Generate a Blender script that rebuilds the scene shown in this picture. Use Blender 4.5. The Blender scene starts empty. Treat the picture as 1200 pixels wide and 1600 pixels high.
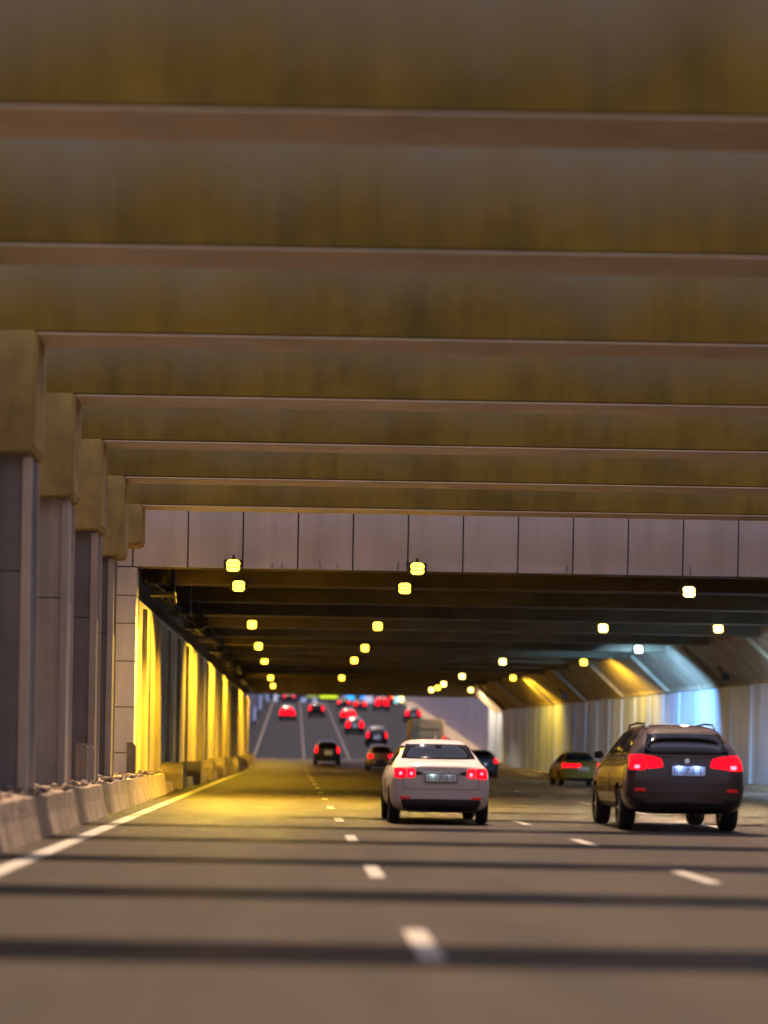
import bpy, bmesh, math, random
from mathutils import Vector, Matrix
from mathutils.bvhtree import BVHTree
random.seed(7)
R = math.radians
sc = bpy.context.scene
COL = sc.collection

# ------------------------------------------------------------------ camera
cam_d = bpy.data.cameras.new("camera")
cam = bpy.data.objects.new("camera", cam_d)
COL.objects.link(cam)
cam.matrix_world = Matrix.Translation((0, 0, 1.21)) @ Matrix.Rotation(R(90), 4, 'X') @ Matrix.Rotation(0.0175, 4, 'Z')
cam_d.sensor_fit = 'VERTICAL'
cam_d.sensor_height = 24
cam_d.lens = 48.6
cam_d.shift_x = 0.0894
cam_d.shift_y = 0.2337
cam_d.clip_end = 3000
cam_d.dof.use_dof = True
cam_d.dof.focus_distance = 46
cam_d.dof.aperture_fstop = 0.38
sc.camera = cam

# ------------------------------------------------------------------ world, sun, exposure
w = bpy.data.worlds.new("World")
sc.world = w
w.use_nodes = True
nt = w.node_tree
bg = nt.nodes['Background']
bg.inputs[0].default_value = (0.46, 0.44, 0.58, 1)      # city glow in a night sky
bg.inputs[1].default_value = 0.85
sun_d = bpy.data.lights.new("city_light", 'SUN')
sun_d.energy = 4.7
sun_d.angle = R(1.2)
sun_d.color = (1.0, 0.70, 0.47)
sun = bpy.data.objects.new("city_light", sun_d)
COL.objects.link(sun)
# light comes from ahead and above, slightly from the right
sun.rotation_euler = Vector((-0.03, 0.24, 1.0)).to_track_quat('Z', 'Y').to_euler()
sc.view_settings.view_transform = 'Standard'
sc.view_settings.look = 'None'
sc.view_settings.exposure = 0.70
sc.view_settings.gamma = 1.0
sc.render.film_transparent = False
try:
    sc.cycles.use_denoising = True
    sc.cycles.use_light_tree = True
    sc.cycles.max_bounces = 8
    sc.cycles.diffuse_bounces = 4
    sc.cycles.sample_clamp_indirect = 6
    sc.cycles.caustics_reflective = False
    sc.cycles.caustics_refractive = False
except Exception:
    pass

# ------------------------------------------------------------------ materials
def mat(name, col, rough=0.6, metal=0.0, noise=None, bump=None, emit=None, coat=0.0, spec=0.5, streak=None, rvar=0):
    """noise=(scale, amount[, sx,sy,sz]) varies the colour; streak = vertical stains or light streaks; bump=(scale,strength)"""
    m = bpy.data.materials.new(name)
    m.use_nodes = True
    n, l = m.node_tree.nodes, m.node_tree.links
    b = n['Principled BSDF']
    b.inputs['Base Color'].default_value = (*col, 1)
    b.inputs['Roughness'].default_value = rough
    b.inputs['Metallic'].default_value = metal
    b.inputs['Specular IOR Level'].default_value = spec
    if coat:
        b.inputs['Coat Weight'].default_value = coat
        b.inputs['Coat Roughness'].default_value = 0.08
    tc = None
    def coords(scale=(1, 1, 1)):
        nonlocal tc
        if tc is None:
            tc = n.new('ShaderNodeNewGeometry')
        mp = n.new('ShaderNodeMapping'); mp.inputs['Scale'].default_value = scale
        l.new(tc.outputs['Position'], mp.inputs['Vector'])
        return mp.outputs[0]
    cur = None
    if noise:
        sc_, am = noise[0], noise[1]
        v = coords(noise[2:5] if len(noise) > 2 else (1, 1, 1))
        t = n.new('ShaderNodeTexNoise'); t.inputs['Scale'].default_value = sc_
        t.inputs['Detail'].default_value = 6; t.inputs['Roughness'].default_value = 0.62
        l.new(v, t.inputs['Vector'])
        r = n.new('ShaderNodeMapRange'); r.inputs[1].default_value = 0.3; r.inputs[2].default_value = 0.7
        r.inputs[3].default_value = 1 - am; r.inputs[4].default_value = 1 + am
        l.new(t.outputs['Fac'], r.inputs[0])
        mx = n.new('ShaderNodeVectorMath'); mx.operation = 'SCALE'
        mx.inputs[0].default_value = col
        l.new(r.outputs[0], mx.inputs['Scale'])
        cur = mx.outputs[0]
        if rvar:
            rr = n.new('ShaderNodeMapRange'); rr.inputs[1].default_value = 0.3; rr.inputs[2].default_value = 0.7
            rr.inputs[3].default_value = rough - rvar; rr.inputs[4].default_value = rough + rvar
            l.new(t.outputs['Fac'], rr.inputs[0]); l.new(rr.outputs[0], b.inputs['Roughness'])
    if streak:
        v = coords(streak[1])
        t = n.new('ShaderNodeTexNoise'); t.inputs['Scale'].default_value = 1.0
        t.inputs['Detail'].default_value = 5; t.inputs['Roughness'].default_value = 0.6
        l.new(v, t.inputs['Vector'])
        r = n.new('ShaderNodeMapRange'); r.inputs[1].default_value = 0.42; r.inputs[2].default_value = 0.68
        r.inputs[3].default_value = 1; r.inputs[4].default_value = 1 - streak[0]
        l.new(t.outputs['Fac'], r.inputs[0])
        mx = n.new('ShaderNodeVectorMath'); mx.operation = 'SCALE'
        if cur: l.new(cur, mx.inputs[0])
        else: mx.inputs[0].default_value = col
        l.new(r.outputs[0], mx.inputs['Scale'])
        cur = mx.outputs[0]
    if cur:
        l.new(cur, b.inputs['Base Color'])
    if bump:
        t = n.new('ShaderNodeTexNoise'); t.inputs['Scale'].default_value = bump[0]
        t.inputs['Detail'].default_value = 5
        l.new(coords(bump[2:5] if len(bump) > 2 else (1, 1, 1)), t.inputs['Vector'])
        bp = n.new('ShaderNodeBump'); bp.inputs['Strength'].default_value = bump[1]
        bp.inputs['Distance'].default_value = 0.03
        l.new(t.outputs['Fac'], bp.inputs['Height']); l.new(bp.outputs[0], b.inputs['Normal'])
    if emit:
        b.inputs['Emission Color'].default_value = (*emit[:3], 1)
        b.inputs['Emission Strength'].default_value = emit[3]
    return m

M = {}
M['asphalt_dark'] = mat('asphalt_dark', (0.010, 0.013, 0.022), 0.85, spec=0.12, noise=(1.3, 0.25), bump=(28, 0.4))  # the ramp's lack of direct light is put into this darker colour
M['asphalt'] = mat('asphalt', (0.035, 0.026, 0.0165), 0.62, spec=0.35, noise=(1.3, 0.36, 1.2, 0.22, 1), bump=(34, 0.8), streak=(0.30, (0.9, 0.03, 1)), rvar=0.1)
M['ground'] = mat('ground', (0.05, 0.048, 0.045), 0.9, noise=(0.4, 0.4))
M['paint_line'] = mat('paint_line', (0.46, 0.43, 0.38), 0.5, noise=(3.5, 0.22), bump=(40, 0.2))
M['grey_line'] = mat('grey_line', (0.16, 0.155, 0.17), 0.8, noise=(2.5, 0.3), spec=0.1)  # duller, greyer line colour for the ramp markings
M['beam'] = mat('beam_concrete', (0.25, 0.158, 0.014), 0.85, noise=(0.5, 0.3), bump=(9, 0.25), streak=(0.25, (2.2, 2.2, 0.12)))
M['lit_soffit'] = mat('lit_soffit_concrete', (0.90, 0.80, 0.60), 0.85, noise=(0.9, 0.15), bump=(9, 0.25))  # light bounced onto the beam undersides is put into this pale colour
M['haunch'] = mat('haunch_concrete', (0.46, 0.325, 0.10), 0.85, noise=(1.1, 0.3), bump=(8, 0.4), streak=(0.25, (1.6, 1.6, 0.5)))
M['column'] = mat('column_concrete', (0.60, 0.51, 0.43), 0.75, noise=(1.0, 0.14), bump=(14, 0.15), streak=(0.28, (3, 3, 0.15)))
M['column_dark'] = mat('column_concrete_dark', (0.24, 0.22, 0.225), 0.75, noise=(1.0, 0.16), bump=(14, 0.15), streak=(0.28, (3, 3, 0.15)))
M['parapet'] = mat('parapet_concrete', (0.31, 0.24, 0.18), 0.9, noise=(1.6, 0.3), bump=(10, 0.7), streak=(0.3, (2, 2, 0.3)))
M['rubble'] = mat('rubble', (0.22, 0.17, 0.13), 0.95, noise=(6, 0.4), bump=(20, 0.8))
M['cladding'] = mat('cladding', (0.80, 0.79, 0.95), 0.55, noise=(0.5, 0.07), streak=(0.16, (1.7, 1.7, 0.2)), bump=(3, 0.08))
M['joint'] = mat('joint', (0.06, 0.055, 0.055), 0.9)
M['ceiling'] = mat('tunnel_ceiling', (0.12, 0.095, 0.055), 0.9, noise=(0.7, 0.3), bump=(8, 0.3))
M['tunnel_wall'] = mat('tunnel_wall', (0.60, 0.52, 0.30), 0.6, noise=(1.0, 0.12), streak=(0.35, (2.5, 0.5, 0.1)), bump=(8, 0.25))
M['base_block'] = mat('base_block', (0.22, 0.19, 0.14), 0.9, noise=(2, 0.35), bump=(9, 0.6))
M['right_wall'] = mat('right_wall', (0.54, 0.66, 0.88), 0.28, noise=(1.0, 0.16, 1, 1.1, 0.05), streak=(0.5, (0.5, 0.75, 0.05)), bump=(1.0, 0.9, 2, 2.2, 0.2))  # blue reflected light and its streaks are put into this wall colour
M['right_haunch'] = mat('right_haunch', (0.36, 0.31, 0.22), 0.8, noise=(0.8, 0.2), bump=(7, 0.25), streak=(0.3, (1.5, 1.5, 0.3)))
M['retain'] = mat('retaining_wall', (0.34, 0.30, 0.36), 0.75, noise=(0.6, 0.12), streak=(0.25, (0.6, 0.6, 0.1)), bump=(6, 0.3))
M['retain_left'] = mat('retaining_wall_blue', (0.22, 0.24, 0.34), 0.6, noise=(0.6, 0.2, 1, 1, .1), streak=(0.3, (0.6, 0.6, 0.1)))
M['steel'] = mat('steel', (0.30, 0.30, 0.31), 0.45, metal=0.7)
M['dark_steel'] = mat('dark_steel', (0.05, 0.048, 0.045), 0.5, metal=0.4)
M['tyre'] = mat('tyre', (0.012, 0.012, 0.012), 0.85, bump=(60, 0.3))
M['rim'] = mat('rim', (0.35, 0.35, 0.36), 0.3, metal=0.9)
M['under'] = mat('underbody', (0.012, 0.012, 0.012), 0.9)
M['trim'] = mat('black_trim', (0.016, 0.015, 0.015), 0.55)
M['seat'] = mat('seat_cloth', (0.02, 0.02, 0.02), 0.9)
M['chrome'] = mat('chrome', (0.7, 0.7, 0.72), 0.15, metal=1.0)
M['glass_dark'] = mat('glass_dark', (0.012, 0.011, 0.013), 0.08, spec=0.8)
M['plate'] = mat('plate', (0.72, 0.76, 0.82), 0.4)
M['plate_ink'] = mat('plate_ink', (0.05, 0.05, 0.08), 0.5)
M['tail'] = mat('tail_lens', (0.4, 0.005, 0.008), 0.4, spec=0.1, emit=(1.0, 0.002, 0.010, 1.7))
M['tail_hot'] = mat('tail_bulb', (0.9, 0.3, 0.3), 0.3, emit=(1.0, 0.20, 0.30, 1.6))
M['tail_dim'] = mat('tail_lens_dim', (0.35, 0.01, 0.01), 0.2, emit=(1.0, 0.01, 0.01, 0.12))
M['indicator'] = mat('indicator_lens', (0.8, 0.3, 0.02), 0.3, emit=(1, 0.5, 0.02, 1.6))
M['headlight'] = mat('headlight_lens', (0.6, 0.6, 0.62), 0.1, spec=0.9)
M['paint_white'] = mat('car_paint_white', (0.64, 0.56, 0.56), 0.55, coat=0.35, spec=0.3)
M['paint_brown'] = mat('car_paint_dark_brown', (0.055, 0.026, 0.020), 0.45, coat=0.9, spec=0.3)
M['paint_olive'] = mat('car_paint_olive', (0.30, 0.25, 0.04), 0.5, coat=0.2, spec=0.3)
M['paint_black'] = mat('car_paint_black', (0.012, 0.012, 0.014), 0.4, coat=0.5, spec=0.3)
M['paint_matt'] = mat('car_paint_dull_black', (0.012, 0.009, 0.008), 0.5, spec=0.25)
M['paint_golden_lit'] = mat('car_paint_golden_lit', (0.24, 0.19, 0.10), 0.3, metal=0.2, coat=1.0)  # golden lamp light on a dark car, put into the paint colour
M['paint_grey'] = mat('car_paint_grey', (0.04, 0.04, 0.05), 0.5, coat=0.3)
M['truck_box'] = mat('truck_box', (0.80, 0.64, 0.42), 0.6, noise=(2, 0.12))
def slot_light_beam():  # light from the roof slots fading down the beam faces, painted as a gradient
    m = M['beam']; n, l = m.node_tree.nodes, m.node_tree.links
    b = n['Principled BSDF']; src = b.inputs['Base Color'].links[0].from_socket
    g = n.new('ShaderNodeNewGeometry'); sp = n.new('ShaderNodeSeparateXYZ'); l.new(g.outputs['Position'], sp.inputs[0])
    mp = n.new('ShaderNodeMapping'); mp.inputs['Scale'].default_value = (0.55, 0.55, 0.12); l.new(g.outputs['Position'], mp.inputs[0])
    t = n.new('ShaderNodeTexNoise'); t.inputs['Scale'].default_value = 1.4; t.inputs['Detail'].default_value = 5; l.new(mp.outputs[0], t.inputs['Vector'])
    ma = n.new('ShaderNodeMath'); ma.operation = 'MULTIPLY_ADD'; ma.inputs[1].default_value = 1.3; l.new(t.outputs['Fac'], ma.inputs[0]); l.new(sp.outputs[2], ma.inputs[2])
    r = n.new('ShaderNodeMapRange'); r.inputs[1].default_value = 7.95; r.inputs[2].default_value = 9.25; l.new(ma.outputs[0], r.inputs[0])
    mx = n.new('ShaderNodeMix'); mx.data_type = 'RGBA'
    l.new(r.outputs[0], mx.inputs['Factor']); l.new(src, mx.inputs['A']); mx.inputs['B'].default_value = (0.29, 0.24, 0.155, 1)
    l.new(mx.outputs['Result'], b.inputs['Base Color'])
slot_light_beam()
def glass_mat():
    m = bpy.data.materials.new('glass_tinted'); m.use_nodes = True
    n, l = m.node_tree.nodes, m.node_tree.links
    n.clear()
    o = n.new('ShaderNodeOutputMaterial'); t = n.new('ShaderNodeBsdfTransparent'); g = n.new('ShaderNodeBsdfGlossy')
    t.inputs[0].default_value = (0.40, 0.40, 0.43, 1); g.inputs['Roughness'].default_value = 0.05
    fr = n.new('ShaderNodeFresnel'); fr.inputs[0].default_value = 1.5
    mx = n.new('ShaderNodeMixShader')
    l.new(fr.outputs[0], mx.inputs[0]); l.new(t.outputs[0], mx.inputs[1]); l.new(g.outputs[0], mx.inputs[2]); l.new(mx.outputs[0], o.inputs[0])
    return m
M['glass'] = glass_mat()
def emis(name, c, s):
    return mat(name, tuple(min(1, x) for x in c), 0.5, emit=(*c, s))
M['lamp_yellow'] = emis('lamp_lens_yellow', (1.0, 0.66, 0.05), 4.5)
M['lamp_warm'] = emis('lamp_lens_warm', (1.0, 0.74, 0.20), 5)
M['lamp_cold'] = emis('lamp_lens_cold', (0.72, 1.0, 0.92), 8)
M['lamp_stripe'] = emis('lamp_stripe_yellow', (1.0, 0.78, 0.0), 0.95)  # banding of the lamp light, made as glowing yellow bars
M['sign_green'] = emis('sign_green', (0.50, 0.60, 0.01), 0.9)
M['sign_blue'] = emis('sign_blue', (0.02, 0.30, 1.0), 1.0)
M['sign_cyan'] = emis('sign_cyan', (0.03, 0.45, 1.0), 0.9)
M['sign_white'] = emis('sign_white', (0.35, 0.60, 0.62), 1.0)
M['bulb_yellow'] = emis('bulb_yellow', (1.0, 0.75, 0.15), 2.5)
M['bulb_white'] = emis('bulb_white', (0.55, 0.70, 1.0), 1.6)
M['win_lit'] = emis('window_lit', (0.30, 0.36, 0.60), 0.6)
M['facade'] = mat('far_facade', (0.05, 0.055, 0.085), 0.8, noise=(0.2, 0.3))

# ------------------------------------------------------------------ helpers
def tag(o, label=None, cat=None, group=None, kind=None):
    if label: o['label'] = label
    if cat: o['category'] = cat
    if group: o['group'] = group
    if kind: o['kind'] = kind
    return o
def empty(name, loc, rz=0):
    o = bpy.data.objects.new(name, None); COL.objects.link(o)
    o.empty_display_size = 0.3
    o.location = loc; o.rotation_euler = (0, 0, rz)
    return o
def link(name, me, parent=None, loc=None):
    o = bpy.data.objects.new(name, me); COL.objects.link(o)
    if parent: o.parent = parent
    if loc: o.location = loc
    return o
class MB:
    def __init__(s): s.v = []; s.f = []; s.m = []; s.mats = []; s.cur = 0
    def use(s, m):
        if m not in s.mats: s.mats.append(m)
        s.cur = s.mats.index(m); return s
    def add(s, vs, fs):
        b = len(s.v); s.v += [tuple(x) for x in vs]
        for f in fs: s.f.append(tuple(b + i for i in f)); s.m.append(s.cur)
        return s
    def box(s, x0, x1, y0, y1, z0, z1):
        vs = [(x0,y0,z0),(x1,y0,z0),(x1,y1,z0),(x0,y1,z0),(x0,y0,z1),(x1,y0,z1),(x1,y1,z1),(x0,y1,z1)]
        return s.add(vs, [(0,3,2,1),(4,5,6,7),(0,1,5,4),(1,2,6,5),(2,3,7,6),(3,0,4,7)])
    def prism(s, pts, axis, a, b):
        """polygon pts (2D) extruded along axis from a to b. axis 'x': pts=(y,z); 'y': pts=(x,z); 'z': pts=(x,y)"""
        def P(p, t):
            return {'x': (t, p[0], p[1]), 'y': (p[0], t, p[1]), 'z': (p[0], p[1], t)}[axis]
        n = len(pts)
        vs = [P(p, a) for p in pts] + [P(p, b) for p in pts]
        fs = [tuple(range(n)), tuple(reversed(range(n, 2*n)))] + [(i, (i+1) % n, n+(i+1) % n, n+i)[::-1] for i in range(n)]
        return s.add(vs, fs)
    def cyl(s, c, r, h, axis='z', n=16, r2=None):
        r2 = r if r2 is None else r2
        vs = []
        for k, (t, rr) in enumerate(((0, r), (h, r2))):
            for i in range(n):
                a = 2*math.pi*i/n; u, v = rr*math.cos(a), rr*math.sin(a)
                vs.append({'z': (c[0]+u, c[1]+v, c[2]+t), 'x': (c[0]+t, c[1]+u, c[2]+v), 'y': (c[0]+u, c[1]+t, c[2]+v)}[axis])
        return s.add(vs, [tuple(range(n)), tuple(range(n, 2*n))] + [(i, (i+1) % n, n+(i+1) % n, n+i) for i in range(n)])
    def tube(s, p, q, r, n=8):
        p, q = Vector(p), Vector(q); d = (q-p).normalized()
        u = d.orthogonal().normalized(); v = d.cross(u)
        vs = [c + (u*math.cos(2*math.pi*i/n) + v*math.sin(2*math.pi*i/n))*r for c in (p, q) for i in range(n)]
        return s.add(vs, [tuple(range(n)), tuple(range(n, 2*n))] + [(i, (i+1) % n, n+(i+1) % n, n+i) for i in range(n)])
    def mesh(s, name, m=None, bevel=0, seg=2, smooth=False):
        me = bpy.data.meshes.new(name); me.from_pydata(s.v, [], s.f)
        for mm in (s.mats or [m]): me.materials.append(mm)
        if s.mats:
            for p, i in zip(me.polygons, s.m): p.material_index = i
        bm = bmesh.new(); bm.from_mesh(me)
        bmesh.ops.recalc_face_normals(bm, faces=bm.faces)
        if bevel:
            bmesh.ops.bevel(bm, geom=[e for e in bm.edges if e.calc_face_angle(0) > 0.5], offset=bevel, segments=seg, affect='EDGES', clamp_overlap=True)
        bm.to_mesh(me); bm.free()
        if smooth:
            for p in me.polygons: p.use_smooth = True
        return me
    def build(s, name, m=None, parent=None, bevel=0, loc=None, **k):
        return link(name, s.mesh(name, m, bevel, **k), parent, loc)
def copy_tree(o, parent=None):
    c = o.copy(); COL.objects.link(c); c.parent = parent
    for ch in list(o.children): copy_tree(ch, c)
    return c
def frng(a, b, s):
    out = []; x = a
    while x < b - 1e-6: out.append(x); x += s
    return out + [b]

# ------------------------------------------------------------------ road profile
def rise(y):
    if y < 118: return 0.0
    if y < 160: return 0.053/84*(y-118)**2
    if y < 285: return 0.053*21 + 0.053*(y-160)
    if y < 325: t = y-285; return 0.053*21 + 0.053*125 + 0.053*t - 0.053/80*t*t
    return 0.053*21 + 0.053*125 + 0.053*20
WL = [(52, -3.98), (150, -3.2)]
WR = [(40, 22.9), (52, 21.7), (82, 18.8), (137, 14.35), (150, 14.75), (200, 15.6), (250, 16.3), (330, 17.6)]
def interp(tab, y):
    if y <= tab[0][0]:
        a, b = tab[0], tab[1]
    else:
        for a, b in zip(tab, tab[1:]):
            if y <= b[0]: break
    return a[1] + (b[1]-a[1])*(y-a[0])/(b[0]-a[0])
wl = lambda y: interp(WL, y)
wr = lambda y: interp(WR, y)

def strip(name, xf0, xf1, y0, y1, dz, m, step=4.0, cols=1, parent=None):
    mb = MB(); ys = frng(y0, y1, step)
    for y in ys:
        for c in range(cols+1):
            a, b = xf0(y), xf1(y); mb.v.append((a+(b-a)*c/cols, y, rise(y)+dz))
    for i in range(len(ys)-1):
        for c in range(cols):
            k = i*(cols+1)+c; mb.f.append((k, k+1, k+cols+2, k+cols+1)); mb.m.append(0)
    return mb
def add_strip(mb, *a, **k):
    s = strip('', *a, **k); mb.add(s.v, s.f)

g = strip('ground', lambda y: -500, lambda y: 500, -40, 2000, -0.12, None, step=20)
tag(g.build('ground', M['ground']), kind='structure')
rd = strip('road', lambda y: -3.6, lambda y: 24.0 if y < 40 else wr(y)+0.3, -40, 151, 0.0, None, step=4, cols=4)
tag(rd.build('road', M['asphalt']), kind='structure')
rd = strip('ramp_road', lambda y: -4.4, lambda y: wr(y)+0.3, 151, 620, 0.0, None, step=4, cols=4)
tag(rd.build('ramp_road', M['asphalt_dark']), kind='structure')
ml = MB()
K = lambda v: (lambda y: v)
mr = MB()
add_strip(ml, K(-2.93), K(-2.71), -30, 151, 0.004, None)
add_strip(mr, K(-2.90), K(-2.78), 151, 330, 0.004, None)
for x in (0.85, 4.12, 7.55, 11.0):
    for k in range(-3, 14):
        a = 12.1 + 8*k
        if x > 10 and a > 100: continue
        add_strip(ml, K(x-0.075), K(x+0.075), a, a+2.1, 0.004, None)
for x, x2 in ((0.85, 0.95), (4.12, 4.6)):
    f0 = (lambda x, x2: (lambda y: x+(x2-x)*max(0, y-124)/200-0.04))(x, x2)
    f1 = (lambda x, x2: (lambda y: x+(x2-x)*max(0, y-124)/200+0.04))(x, x2)
    add_strip(mr, f0, f1, 120, 330, 0.004, None)
tag(ml.build('road_markings', M['paint_line']), kind='structure')
tag(mr.build('ramp_markings', M['grey_line']), kind='structure')
# right kerb and pavement under the wall
kb = MB()
ys = frng(40, 330, 6)
for a, b in zip(ys, ys[1:]):
    xa, xb = wr(a), wr(b); za, zb = rise(a), rise(b); kw = 1.5
    kb.add([(xa-kw, a, za-.1), (xa+.1, a, za-.1), (xa+.1, a, za+.22), (xa-kw, a, za+.22),
            (xb-kw, b, zb-.1), (xb+.1, b, zb-.1), (xb+.1, b, zb+.22), (xb-kw, b, zb+.22)],
           [(3,2,6,7), (0,3,7,4)])
tag(kb.build('pavement_kerb', M['base_block']), kind='structure')

# ------------------------------------------------------------------ open gallery: beams, haunch blocks, columns
ordn = ['first', 'second', 'third', 'fourth', 'fifth', 'sixth', 'seventh', 'eighth', 'ninth', 'tenth']
def make_beam(zb=5.33):
    root = empty('roof_beam', (0, 0, 0))
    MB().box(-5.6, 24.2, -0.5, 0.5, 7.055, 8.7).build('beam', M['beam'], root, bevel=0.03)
    MB().box(-3.70, 24.2, -0.5, 0.5, 7.04, 7.055).build('lit_soffit_strip', M['lit_soffit'], root, bevel=0.004)  # thin pale sheet standing in for light on the underside
    # end block: stepped corbel
    mb = MB().prism([(-5.6, zb), (-3.78, zb), (-3.70, zb+.08), (-3.70, 7.07), (-5.6, 7.07)], 'y', -0.6, 0.6)
    mb.build('end_block', M['haunch'], root, bevel=0.035)
    return root
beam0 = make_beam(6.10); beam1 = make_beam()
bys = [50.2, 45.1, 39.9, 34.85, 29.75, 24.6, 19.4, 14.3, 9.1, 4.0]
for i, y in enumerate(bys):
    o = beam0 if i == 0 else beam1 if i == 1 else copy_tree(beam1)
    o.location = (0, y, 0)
    n_ = ordn[i]
    if i == 0: lab = 'ochre concrete roof beam right in front of the white panelled tunnel mouth'
    elif i == 6: lab = 'topmost whole roof beam in the picture, its underside a broad pale stripe'
    elif i > 6: lab = f'ochre concrete roof beam overhead beyond the picture, {n_} back from the tunnel mouth'
    else: lab = f'ochre concrete roof beam, {n_} one back from the white panelled tunnel mouth'
    tag(o, lab, 'beam', 'concrete roof beams across the road')

def column(y, xr, m, lab):
    root = empty('column', (xr, y, 0))
    mb = MB().use(m).box(-1.5, 0, -0.45, 0.45, 0.0, 3.68).box(-1.5, -0.02, -0.43, 0.43, 3.70, 5.33)
    mb.use(M['joint']).box(-1.45, -0.03, -0.42, 0.42, 3.60, 3.78)
    mb.build('shaft', None, root)
    MB().box(-0.10, 0.03, -0.48, -0.40, 0.0, 5.30).box(-0.10, 0.03, 0.40, 0.48, 0.0, 5.30).build('edge_rib', M['column'], root, bevel=0.01)
    tag(root, lab, 'column', 'columns along the left side of the road')
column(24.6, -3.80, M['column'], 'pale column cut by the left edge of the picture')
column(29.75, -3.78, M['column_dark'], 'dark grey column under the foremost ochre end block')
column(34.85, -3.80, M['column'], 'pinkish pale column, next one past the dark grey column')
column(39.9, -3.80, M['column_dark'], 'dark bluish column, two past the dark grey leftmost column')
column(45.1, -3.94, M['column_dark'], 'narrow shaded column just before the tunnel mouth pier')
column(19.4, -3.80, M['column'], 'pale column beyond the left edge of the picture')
# back wall behind columns
bw = MB().box(-5.4, -5.1, -10, 51.6, 0, 7.6)
tag(bw.build('back_wall', M['column_dark']), 'grey concrete wall behind the left columns', 'wall')
# unseen wall added right of the open part to hold back stray light
bw = MB().box(23.4, 23.8, -10, 51.6, 0, 7.0)
tag(bw.build('light_stop_wall', M['right_wall']), 'pale unseen wall added right of all lanes to hold back stray light', 'wall')

# low parapet with crumbling top
pr = empty('parapet', (-3.35, 0, 0))
mb = MB(); ys = frng(-6, 57, 0.5); prev = None
random.seed(3)
for y in ys:
    t = max(0, min(1, (y-20)/37)); xf = 0.02 - 0.16*t
    j = random.uniform(-.012, .012); j2 = random.uniform(-.02, .01)
    ring = [(xf+.10+j*.4, y, 0), (xf+.02+j*.5, y, .30), (xf-0.02+j, y, .55+j2), (xf-.42, y, .60+j), (xf-1.9, y, .58), (xf-1.9, y, 0)]
    b = len(mb.v); mb.v += ring
    if prev is not None:
        for k in range(5): mb.f.append((prev+k, prev+k+1, b+k+1, b+k)); mb.m.append(0)
    prev = b
mb.build('wall_body', M['parapet'], pr)
tag(pr, 'low crumbling concrete parapet running along the foot of the left columns', 'parapet')
def lump(mb, c, r, seed):
    rnd = random.Random(seed)
    bm = bmesh.new(); bmesh.ops.create_icosphere(bm, subdivisions=1, radius=1)
    sx, sy, sz = rnd.uniform(.6, 1.3), rnd.uniform(.8, 2.2), rnd.uniform(.35, .8)
    vs = [(c[0]+v.co.x*r*sx*rnd.uniform(.75, 1.2), c[1]+v.co.y*r*sy*rnd.uniform(.75, 1.2), c[2]+v.co.z*r*sz*rnd.uniform(.7, 1.2)) for v in bm.verts]
    bm.verts.index_update(); fs = [tuple(v.index for v in f.verts) for f in bm.faces]; bm.free()
    mb.add(vs, fs)
rb = MB()
for i in range(380):
    y = random.uniform(14, 56); r = random.choice([.02, .03, .04, .05, .08])*random.uniform(.7, 1.2)
    lump(rb, (-3.35-0.02-random.random()**1.6*1.0, y, .60+r*.2), r, i)
tag(rb.build('rubble', M['rubble']), 'loose broken rubble and dirt heaped along the top of the left parapet', 'rubble', kind='stuff')
for (y, x, h, m, lab) in ((37.6, -3.72, 0.80, 'column_dark', 'short dark post standing on the parapet between the columns'),
                          (38.6, -3.68, 0.76, 'column', 'short pale post on the parapet beside the dark post'),
                          (51.0, -3.86, 0.86, 'column_dark', 'squat grey post on the parapet at the tunnel mouth pier')):
    mb = MB().prism([(x-.22, .5), (x, .5), (x, .5+h-.08), (x-.08, .5+h), (x-.22, .5+h)], 'y', y, y+.16)
    tag(mb.build('marker_post', M[m], bevel=.012), lab, 'post')

# ------------------------------------------------------------------ tunnel mouth
tp = empty('tunnel_portal', (0, 52, 0))
MB().box(-5.0, 24.5, 0.12, 0.9, 5.80, 9.2).build('lintel', M['joint'], tp)
mb = MB(); x = -2.71 - 1.38*2; pw = 1.38
random.seed(5)
while x < 24:
    d = random.uniform(-.006, .006)
    if x + pw > -4.7:
        mb.box(max(x, -4.7)+.018, x+pw-.018, 0.0+d, 0.14, 5.785, 7.6)
    x += pw
mb.build('cladding_panels', M['cladding'], tp, bevel=0.008)
mb = MB().use(M['cladding']); zz = [0.0, 1.1, 2.25, 3.4, 4.35, 5.05, 5.765]
for a, b in zip(zz, zz[1:]): mb.box(-5.1, -3.985, 0.0, 0.8, a+.012, b-.012)
mb.use(M['joint']).box(-5.05, -4.0, 0.02, .78, 0, 5.76)
mb.build('pier', None, tp, bevel=0.006)
# little cable clips and drips along the lower edge
for x in (-.6, -.35, .62, 1.05, 2.55, 2.78, 6.8, 9.9, 13.2):
    MB().tube((x, -.03, 5.80), (x+random.uniform(-.03, .03), -.05, 5.80+random.uniform(.10, .22)), .014).build('cable_clip', M['rim'], tp)
tag(tp, 'lilac white panelled lintel and pier framing the tunnel mouth', 'portal')

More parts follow.
